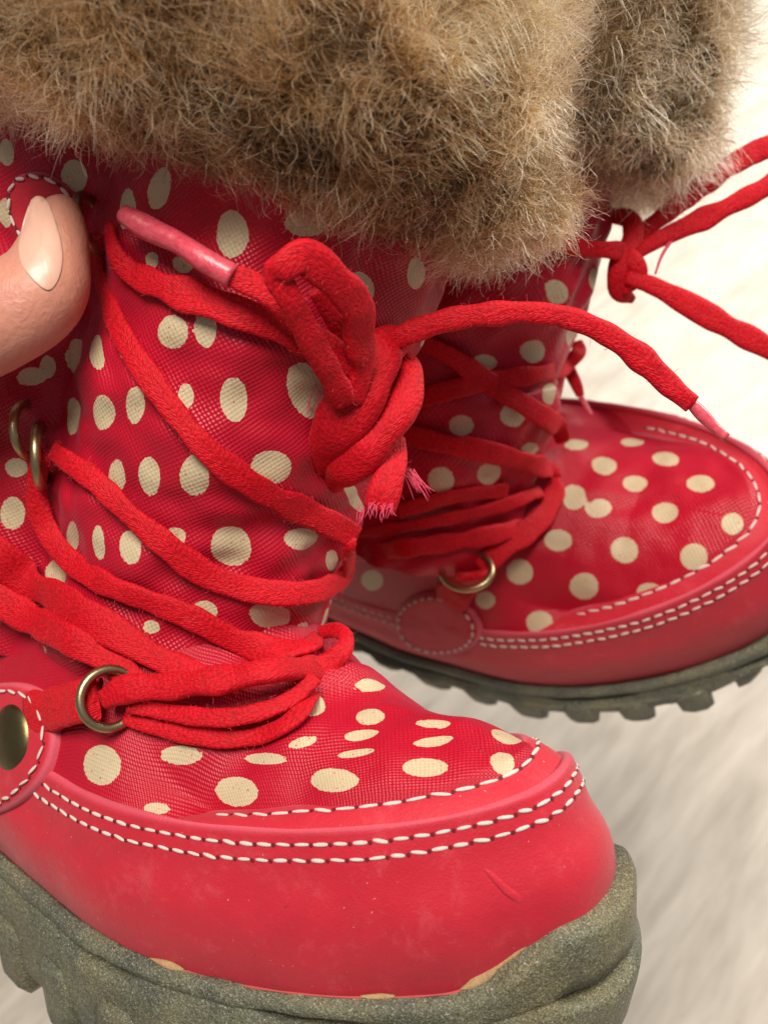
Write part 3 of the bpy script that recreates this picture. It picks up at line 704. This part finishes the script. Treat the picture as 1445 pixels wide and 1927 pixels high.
f_fold = lambda f, h: 1 + .02 * math.sin(h / 6 + 2 * f) + .03 * math.sin(2 * f + .5)
FSH = [(1048, 550, 40, 44), (1003, 660, 48, 44), (912, 682, 44, 30), (1038, 742, 34, 40), (965, 780, 50, 46), (868, 800, 48, 40), (1000, 845, 34, 24), (830, 905, 50, 50), (920, 890, 48, 44), (1117, 525, 16, 40), (1075, 635, 20, 40), (800, 750, 30, 24)]
hY = lambda y: float(np.argmin(np.abs(far.px(FSP)[0][:, 1] - y)) / 399 * FLEN)
build_shaft(far, f_centre, f_rad, f_axes, f_fold, (FSH, 1.2), 2, hY(260), 100)
hf = hY(300)
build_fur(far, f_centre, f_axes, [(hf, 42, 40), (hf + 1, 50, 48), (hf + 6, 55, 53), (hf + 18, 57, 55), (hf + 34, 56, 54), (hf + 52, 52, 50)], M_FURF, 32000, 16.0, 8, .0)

# ================================================================== LACES AND HARDWARE
B = near
lace = lambda c, **k: lace_run(B, c, **k)
lace([(180, 440, 1.5, 40), (195, 520, 2, 46), (225, 610, 2, 52), (270, 690, 2, 54), (330, 775, 2, 54), (400, 855, 2, 56), (490, 920, 2, 58), (580, 965, 2.2, 58), (640, 995, 3, 56), (668, 1012, 228, 46)])
lace([(112, 850, 5, 38), (140, 868, 4, 44), (185, 908, 3, 50), (245, 965, 2, 52), (310, 1022, 2, 58), (380, 1075, 2, 60), (450, 1105, 2, 54), (530, 1118, 2.2, 54), (600, 1108, 3, 54), (640, 1075, 4, 46), (656, 1030, 228, 30), (662, 1002, 229, 26)])
lace([(92, 850, 6, 34), (78, 885, 5, 38), (75, 940, 4, 46), (95, 1000, 3, 50), (140, 1058, 2.5, 52), (205, 1098, 2.2, 52), (285, 1128, 2, 54), (365, 1162, 2, 54), (450, 1205, 2.2, 54), (530, 1232, 3, 54), (580, 1228, 4, 46), (597, 1200, 228, 34)])
lace([(-60, 990, 4, 70), (0, 1040, 4, 78), (60, 1090, 4, 80), (140, 1140, 3, 76), (220, 1190, 3, 66), (300, 1240, 3, 56), (380, 1275, 3, 50), (450, 1300, 3, 46)])
lace([(-60, 1090, 5, 60), (0, 1128, 5, 66), (70, 1165, 4, 70), (140, 1203, 4, 66), (210, 1245, 3.5, 56), (270, 1290, 3, 44)])
lace([(240, 1352, 2, 30), (310, 1374, 2, 38), (400, 1389, 2, 40), (480, 1390, 2, 42), (545, 1368, 2.5, 44), (580, 1325, 3, 40), (596, 1285, 229, 34)])
lace([(250, 1330, 4.5, 30), (330, 1349, 4.5, 36), (420, 1354, 5, 38), (500, 1342, 5, 40), (555, 1318, 5, 38), (588, 1284, 5, 34)])
lace([(208, 1318, 6, 40), (250, 1299, 7, 56), (340, 1296, 8, 56), (440, 1292, 9, 56), (530, 1280, 10, 56), (600, 1258, 218, 54), (643, 1228, 220, 46), (652, 1200, 223, 36), (632, 1186, 227, 30), (606, 1190, 230, 26)], thick=2.8)
lace([(214, 425, 2, 30), (222, 470, 2, 36), (250, 512, 2.5, 50), (310, 540, 2.5, 62), (380, 566, 2.5, 70), (450, 590, 3, 72), (520, 612, 3, 70), (600, 650, 5, 60), (660, 700, 8, 50)])
# knot of the near lace
kp = lace([(440, 520, 9, 40), (480, 545, 9, 52), (530, 580, 9, 54), (590, 640, 9, 52), (650, 700, 9, 48)], name='lace_end')
ag = lace([(252, 412, 8, 46), (300, 440, 8, 46), (350, 469, 8.5, 46), (400, 497, 9, 45), (446, 523, 9.2, 44)], name='aglet', parent=kp, thick=4.6, m=M_AGLET, power=2.0)
lace([(640, 735, 10, 46), (600, 690, 12, 54), (562, 630, 14, 56), (530, 570, 17, 54), (515, 520, 19, 54), (528, 487, 20, 56), (565, 478, 19, 64), (605, 505, 17, 72), (632, 560, 15, 72), (648, 620, 13, 66), (655, 690, 11, 56), (650, 740, 9, 46)], name='lace_loop', thick=2.6)
lace([(585, 540, 9, 34), (612, 590, 9, 40), (640, 650, 9, 44), (652, 720, 8, 44)], name='lace_loop')
knot = lace([(765, 640, 214, 50), (728, 650, 208, 80), (706, 690, 205, 100), (672, 750, 204, 108), (635, 805, 206, 100), (612, 850, 212, 78), (622, 888, 222, 50)], name='lace_knot', thick=5.0, power=2.2)
lace([(730, 665, 218, 40), (766, 690, 213, 58), (764, 745, 209, 70), (735, 800, 207, 80), (690, 850, 208, 84), (645, 885, 213, 74), (630, 905, 222, 46)], name='knot_band', parent=knot, thick=4.6, power=2.2)
lace([(598, 735, 226, 30), (600, 770, 216, 44), (630, 800, 211, 50), (680, 820, 212, 50)], name='knot_band', parent=knot, thick=3.4)
tail = lace([(742, 830, 214, 40), (742, 862, 211, 50), (733, 895, 209, 60), (722, 930, 208, 68), (714, 958, 209, 70)], name='lace_end', thick=3.2)
rl = lace([(700, 660, 212, 40), (745, 638, 208, 48), (795, 616, 206, 50), (860, 598, 205, 50), (930, 590, 204, 48), (1005, 588, 204, 48), (1080, 601, 204, 48), (1150, 633, 204, 50), (1212, 679, 204, 52), (1262, 727, 204, 48), (1302, 760, 204, 40)], name='lace_end', thick=3.0)
lace([(1298, 756, 204, 22), (1318, 777, 204, 24), (1340, 800, 204, 24), (1366, 824, 204, 22)], name='aglet', parent=rl, thick=2.0, m=M_AGLET, power=2.0)
def threads(starts, name, n, m=M_FRAY, spread=(30, 60), wpx=2.4, parent=None, bt=None, dd=(0, 0)):
    bt = bt or B; parts = []
    for k in range(n):
        x, y, d = starts[k % len(starts)]; x += random.uniform(-9, 9); y += random.uniform(-5, 5)
        ex = x + spread[0] * random.uniform(.5, 1.3) + random.uniform(-10, 10); ey = y + spread[1] * random.uniform(.6, 1.2)
        mx, my = (x + ex) / 2 + random.uniform(-9, 9), (y + ey) / 2 + random.uniform(-9, 9)
        P, Nn, Wd = bt.path([(x, y, d, wpx), (mx, my, d + dd[0], wpx), (ex, ey, d + dd[1], wpx * .6)])
        parts.append(sweep(P, Nn, Wd, .34, nseg=5, step=1.2))
    V, Fc, UV = merge(parts); o = bt.add(name, V, [tuple(reversed(f)) for f in Fc], m, parent or bt.root); o['kind'] = 'stuff'
threads([(760, 880, 215), (770, 885, 215)], 'frayed_thread', 16, spread=(34, 52), parent=tail)
threads([(700, 945, 207), (720, 950, 207), (735, 945, 207)], 'frayed_thread', 18, spread=(-3, 26), parent=tail)
threads([(682, 950, 210)], 'frayed_thread', 5, spread=(-12, 38), parent=tail)
threads([(603, 730, 206)], 'frayed_thread', 6, spread=(-8, 46), parent=knot)

def fuzz(o, n, name):
    me = o.data; vs = np.empty(len(me.vertices) * 3, dtype=np.float32); me.vertices.foreach_get('co', vs); vs = vs.reshape(-1, 3)
    ns = np.empty(len(me.vertices) * 3, dtype=np.float32); me.vertices.foreach_get('normal', ns); ns = ns.reshape(-1, 3)
    idx = np.random.default_rng(len(vs)).integers(0, len(vs), n); r = np.random.default_rng(n)
    pos = np.zeros((n, 5, 3)); d = ns[idx] * .7 + r.normal(0, .7, (n, 3)); cur = vs[idx] - ns[idx] * .0001; L = r.uniform(.0004, .0016, n)
    for k in range(5):
        pos[:, k] = cur; d += r.normal(0, .45, (n, 3)); d /= np.linalg.norm(d, axis=1)[:, None]; cur = cur + d * (L / 4)[:, None]
    hc = bpy.data.hair_curves.new(name); hc.add_curves([5] * n); hc.attributes['position'].data.foreach_set('vector', pos.astype(np.float32).ravel())
    ra = hc.attributes.get('radius') or hc.attributes.new('radius', 'FLOAT', 'POINT'); ra.data.foreach_set('value', np.full(n * 5, .000018, dtype=np.float32))
    hc.materials.append(M_LINT); f = bpy.data.objects.new(name, hc); COL.objects.link(f); f.parent = o; f['kind'] = 'stuff'
M_LINT = simple('lace_fibre', (.80, .05, .07), .6)
for o in list(near.root.children):
    if o.name.split('.')[0] in ('lace', 'lace_end', 'lace_loop', 'lace_knot'): fuzz(o, max(40, len(o.data.vertices) // 9), 'lace_fuzz')

# leather tab, rivet, webbing and ring on the near side
tab, TV, hc = disc_tab(B, 'leather_tab', [(-25, 1290), (40, 1282), (88, 1298), (112, 1340), (116, 1395), (100, 1450), (60, 1500), (0, 1535), (-60, 1530), (-100, 1470), (-110, 1380), (-75, 1310)], M_LEA, 2.4)
ringP = TV[4] * .6 + TV[5] * .4; Nr = np.array([hc[1]] * 73)
stitches(B, np.vstack([ringP, ringP[:1]]), Nr, tab, pitch=4.2, length=3.5, lift=.5)
def dome(bt, name, c, n, r, h, m, parent):
    n = n / np.linalg.norm(n); a = np.cross(n, [0, 0, 1.0]); a /= np.linalg.norm(a); b_ = np.cross(n, a); V = []
    prof = [(1.0, -.6), (1.04, 0), (1.0, .25 * h), (.9, .55 * h), (.7, .8 * h), (.4, .95 * h), (.0, h)]
    for rr, hh in prof:
        for u in np.linspace(0, 2 * np.pi, 40, endpoint=False): V.append(c + (a * math.cos(u) + b_ * math.sin(u)) * r * rr + n * hh)
    return bt.add(name, V, [tuple(reversed(f)) for f in grid_faces(len(prof), 40)], m, parent)
hr = B.hit(22, 1392); dome(B, 'rivet', B.at(24, 1390, hr[2] - 3.2), hr[1], 7.6, 2.3, M_RIVET, tab)
d0 = B.hit(200, 1318)[2]
web = lace([(60, 1350, 1.2, 90), (110, 1335, 3, 90), (150, 1325, 5, 88), (178, 1318, 6, 84)], name='ring_webbing', thick=2.6, m=M_WEB, power=4)
lace([(178, 1318, 7.6, 84), (193, 1316, 6.0, 82), (196, 1316, 3.0, 80)], name='webbing_fold', thick=1.6, m=M_WEB, power=4, parent=web)
hr = B.hit(198, 1315); ring_obj(B, 'lace_ring', B.at(206, 1315, hr[2] - 5.5), B.M @ np.array([.50, .10, .86]), 5.9, 1.0, M_BRASS, up=B.M @ np.array([0, 1, 0.]))
def strip_on(bt, pts, m, name, thick, parent, wpx, wob=.9):
    P, Nn, Wd = bt.path([(x, y, l, wpx * random.uniform(.7, 1.3)) for x, y, l in pts]); V, Fc, UV = sweep(P, Nn, Wd, thick, step=.5, nseg=8, wob=wob, seed=random.random() * 90, power=2.0)
    return bt.add(name, V, [tuple(reversed(f)) for f in Fc], m, parent, uv=UV)
M_RAW = simple('raw_leather_edge', (.44, .10, .085), .8, 0, .2, var=((.42, .06, .07), 900))
def along_edge(bt, i0, i1, m, name, thick, wd, wob, parent, dz=.15, taper=False):
    zt = zB(OF) + 1.2 + sbump * (13.5 - zB(OF) * .4); Fx, Sx = outline((-3.7 - 4.0 * tipw) * .22 - .5); ii = np.arange(i0, i1)
    P = np.stack([Fx, Sx, zt + dz], 1)[ii]; n_ = np.stack([np.gradient(Sx), -np.gradient(Fx), np.full(NO, 1.6)], 1)[ii]
    n_[:, :2] *= np.sign((n_[:, :2] * (P[:, :2] + [60, 0])).sum(1))[:, None]; n_ /= np.linalg.norm(n_, axis=1)[:, None]
    V, Fc, UV = sweep(P, n_, wd * (np.sin(np.pi * (np.arange(len(P)) + .5) / len(P)) ** .7 if taper else np.ones(len(P))), thick, step=.45, nseg=8, wob=wob, seed=random.random() * 90, power=2.0)
    return bt.add(name, V, [tuple(reversed(f)) for f in Fc], m, parent, uv=UV)
def idx_at(bt, x, y):
    Fx, Sx = outline(-1.5); q = bt.px(np.stack([Fx, Sx, zB(OF) + 1.2 + sbump * 10], 1))[0]; m_ = np.arange(NO) < NB_ + NF_
    return int(np.argmin(np.where(m_, np.hypot(q[:, 0] - x, q[:, 1] - y), 1e9)))
along_edge(B, NB_ + 20, NB_ + 110, M_RAW, 'raw_edge', .35, .40, .98, rand, .05)
i_ = idx_at(B, 955, 1855); along_edge(B, i_ - 5, i_ + 6, M_GLUE, 'dried_glue', 1.0, 1.9, .95, sole, .3, True)
i_ = idx_at(B, 325, 1818); along_edge(B, i_ - 3, i_ + 3, M_GLUE, 'dried_glue', .8, 1.3, .95, sole, .3, True)
i_ = idx_at(B, 730, 1864); along_edge(B, i_ - 3, i_ + 2, M_GLUE, 'dried_glue', .6, .8, .95, sole, .3, True)
strip_on(B, [(892, 1616, -.7), (930, 1652, -.12), (955, 1676, -.06), (975, 1692, -.10), (986, 1722, -.8)], M_LEA, 'scuff', .6, rand, 16, .7)
strip_on(B, [(524, 1724, -.7), (540, 1700, -.08), (552, 1674, -.7)], M_LEA, 'scuff', .5, rand, 12, .7)

# ring half way up the shaft and the one under the thumb
hr = B.hit(90, 850); ring_obj(B, 'lace_ring', hr[0] + hr[1] * 3.5, B.M @ np.array([.97, .05, -.15]), 6.4, 1.15, M_BRASS, up=B.M @ np.array([0, 1, 0.]))
hr = B.hit(66, 800); ring_obj(B, 'lace_ring', hr[0] + hr[1] * 2.5, B.M @ np.array([.96, .05, .2]), 5.6, 1.0, M_BRASS, up=B.M @ np.array([.1, 1, 0.]))
hr = B.hit(190, 420); ring_obj(B, 'lace_ring', hr[0] + hr[1] * 2.0, B.M @ np.array([.92, .2, .2]), 5.6, 1.0, M_BRASS, up=B.M @ np.array([-.4, 1, 0.]))
tab, TV, hc = disc_tab(B, 'leather_tab', [(30, 330), (75, 322), (125, 345), (155, 385), (150, 440), (110, 480), (60, 470), (28, 420), (20, 365)], M_LEA, 1.8)
ringP = TV[4] * .5 + TV[5] * .5; stitches(B, np.vstack([ringP, ringP[:1]]), np.array([hc[1]] * 73), tab, pitch=3.6, length=2.6, width=.8, lift=.5)

B = far
lace([(985, 452, 3, 30), (1040, 458, 3, 36), (1100, 465, 3, 38), (1150, 470, 5, 40), (1185, 475, 283, 36)])
lace([(800, 640, 3, 36), (850, 668, 3, 40), (910, 712, 3, 44), (970, 752, 3, 46), (1025, 788, 4, 46), (1052, 805, 312, 40), (1058, 830, 320, 26)])
lace([(770, 755, 2, 36), (850, 732, 2.5, 38), (930, 712, 3, 40), (1010, 700, 4, 40), (1060, 688, 308, 38), (1088, 664, 310, 34), (1086, 645, 315, 26)])
lace([(760, 812, 2, 40), (830, 832, 2.5, 44), (920, 848, 3, 46), (990, 866, 3, 46), (1030, 888, 4, 40), (1042, 905, 320, 30)])
lace([(1030, 885, 322, 28), (1042, 925, 316, 40), (1025, 968, 312, 46), (985, 1005, 309, 48), (935, 1040, 308, 48), (905, 1072, 309, 40)])
lace([(660, 1002, 2, 26), (760, 988, 2, 28), (860, 968, 2.5, 30), (950, 945, 3, 32), (1015, 925, 4, 28)])
lace([(640, 1045, 2, 40), (740, 1032, 2.5, 42), (840, 1018, 3, 42), (930, 1003, 3, 42), (985, 990, 4, 34)])
lace([(750, 960, 2, 34), (850, 930, 2, 34), (950, 920, 2.5, 32)])
kk = lace([(1150, 405, 286, 30), (1185, 412, 283, 38), (1190, 450, 281, 42), (1165, 500, 281, 46), (1165, 545, 284, 40), (1185, 560, 288, 24)], name='lace_knot', thick=4)
lace([(1150, 470, 284, 34), (1190, 488, 280, 42), (1200, 520, 281, 40), (1170, 545, 284, 34)], name='knot_band', parent=kk, thick=4)
lace([(1185, 455, 284, 30), (1240, 412, 284, 38), (1310, 358, 285, 42), (1385, 305, 286, 46), (1455, 272, 288, 50), (1520, 262, 290, 50)], name='lace_loop', thick=3)
lace([(1188, 480, 281, 32), (1250, 445, 280, 40), (1330, 408, 279, 44), (1410, 368, 278, 46), (1470, 335, 279, 46), (1520, 300, 283, 46)], name='lace_loop', thick=3)
lace([(1180, 520, 281, 34), (1230, 538, 280, 42), (1300, 575, 279, 46), (1370, 615, 278, 48), (1440, 652, 277, 48), (1520, 700, 277, 48)], name='lace_end', thick=3)
t_ = lace([(1068, 690, 318, 26), (1085, 725, 318, 22), (1092, 745, 318, 16)], name='lace_end', thick=2)
lace([(1091, 742, 318, 12), (1103, 765, 318, 11), (1113, 782, 318, 9)], name='aglet', parent=t_, thick=1.4, m=M_AGLET)
threads([(1270, 450, 279)], 'loose_thread', 1, spread=(-46, 60), wpx=7)
tab, TV, hc = disc_tab(B, 'leather_tab', [(745, 1180), (752, 1140), (790, 1115), (830, 1112), (875, 1132), (905, 1165), (908, 1200), (870, 1225), (810, 1228), (765, 1210)], M_LEA, 2.0)
ringP = TV[4] * .5 + TV[5] * .5; stitches(B, np.vstack([ringP, ringP[:1]]), np.array([hc[1]] * 73), tab, pitch=3.6, length=2.5, width=.8, lift=.5)
lace([(850, 1130, 2.5, 70), (862, 1108, 3.5, 74), (880, 1085, 5, 76), (892, 1070, 6, 70)], name='ring_webbing', thick=2.4, m=M_WEB, power=4)
hr = B.hit(880, 1078); ring_obj(B, 'lace_ring', B.at(878, 1074, hr[2] - 5), B.M @ np.array([-.35, .62, .70]), 8.0, 1.1, M_BRASS, up=B.M @ np.array([1, -.62, .3]), squash=.8)

# ================================================================== HAND
def cam_pt(x, y, d): return Vector(((x - CX) / FPX * d, -(y - CY) / FPX * d, -d)) * K
def to_world(v): return CAM_POS + RC @ v
def make_hand():
    o = bpy.data.objects.new('person', None); COL.objects.link(o)
    base = to_world(cam_pt(-150, 640, 205)); o.location = base
    o['label'] = 'bare hand holding the boots from the left, only the thumb in view'; o['category'] = 'person'
    parts = []
    def limb(ctrl, flat=.85, nseg=28):
        P = np.array([list(cam_pt(x, y, d) / K) + [r * d / FPX] for x, y, d, r in ctrl]); Q, L = spline(P, 60)
        p = Q[:, :3]; t = np.gradient(p, axis=0); t /= np.linalg.norm(t, axis=1)[:, None]; V = []
        for i in range(60):
            n = np.array([-.45, .25, .85]); n = n - t[i] * (n @ t[i]); n /= np.linalg.norm(n); b_ = np.cross(t[i], n)
            for u in np.linspace(0, 2 * np.pi, nseg, endpoint=False): V.append(p[i] + (b_ * math.cos(u) + n * math.sin(u) * flat) * Q[i, 3])
        Fc = grid_faces(60, nseg); V += [p[0], p[-1]]; a, z = len(V) - 2, len(V) - 1
        for k in range(nseg): Fc += [(a, (k + 1) % nseg, k), (z, 59 * nseg + k, 59 * nseg + (k + 1) % nseg)]
        parts.append((V, Fc, [(0, 0)] * len(V)))
    limb([(112, 372, 207, 14), (112, 384, 206, 36), (110, 408, 205, 52), (105, 440, 204, 66), (96, 485, 203, 80), (72, 548, 202, 101), (-10, 598, 203, 108), (-110, 640, 208, 112), (-240, 700, 218, 130), (-380, 780, 232, 160), (-480, 830, 245, 190)])
    # palm, fingers curling behind the shaft, wrist
    limb([(-420, 560, 262, 90), (-440, 680, 262, 190), (-470, 830, 268, 230), (-560, 980, 275, 200), (-720, 1150, 285, 170), (-900, 1330, 300, 190)], .55)
    for y0, ln in ((520, 0), (620, 40), (720, 20), (820, -60)):
        limb([(-430, y0, 268, 74), (-330, y0 - 10, 290, 70), (-160 + ln, y0 - 20, 312, 66), (-20 + ln, y0 - 20, 316, 62), (70 + ln, y0 - 15, 314, 54), (95 + ln, y0 - 14, 313, 22)])
    V, Fc, _ = merge(parts)
    Vw = [to_world(Vector(v) * K) - base for v in V]
    h = mesh('hand', Vw, [tuple(reversed(f)) for f in Fc], o, M_SKIN)
    m = h.modifiers.new('join', 'REMESH'); m.mode = 'VOXEL'; m.voxel_size = .0008; m.use_smooth_shade = True
    s = h.modifiers.new('soften', 'SMOOTH'); s.factor = .5; s.iterations = 14
    # nail, laid on the thumb
    th, tf, _ = parts[0]; bv = BVHTree.FromPolygons([Vector(v) for v in th], tf)
    ring = [(58, 376), (68, 368), (83, 371), (94, 387), (105, 416), (116, 457), (118, 492), (110, 526), (96, 545), (82, 543), (61, 525), (42, 500), (34, 470), (38, 438), (48, 402)]
    R_, _ = spline(np.array([(x, y, 0) for x, y in ring + ring[:1]], float), 65); R_ = R_[:-1, :2]; c = np.array([78, 462.0]); V = []
    rows = [(.0, .30), (.3, .30), (.55, .29), (.75, .27), (.9, .24), (.97, .20), (1.0, .08), (1.0, -.6)]; last = None
    for f, l in rows:
        for q in R_:
            x, y = c + (q - c) * f; d = Vector(((x - CX) / FPX, -(y - CY) / FPX, -1)); hh = bv.ray_cast(Vector((0, 0, 0)), d.normalized())
            if hh[0] is None: p = d * last
            else: last = -hh[0].z; p = hh[0]
            k_ = min(1.0, max(.35, (545 - y) / 90)) if l > 0 else 1.0; V.append(p * (1 - l * k_ / 200.0))
    Vw = [to_world(v * K) - base for v in V]
    mesh('fingernail', Vw, grid_faces(len(rows), 64), h, M_NAIL)
make_hand()
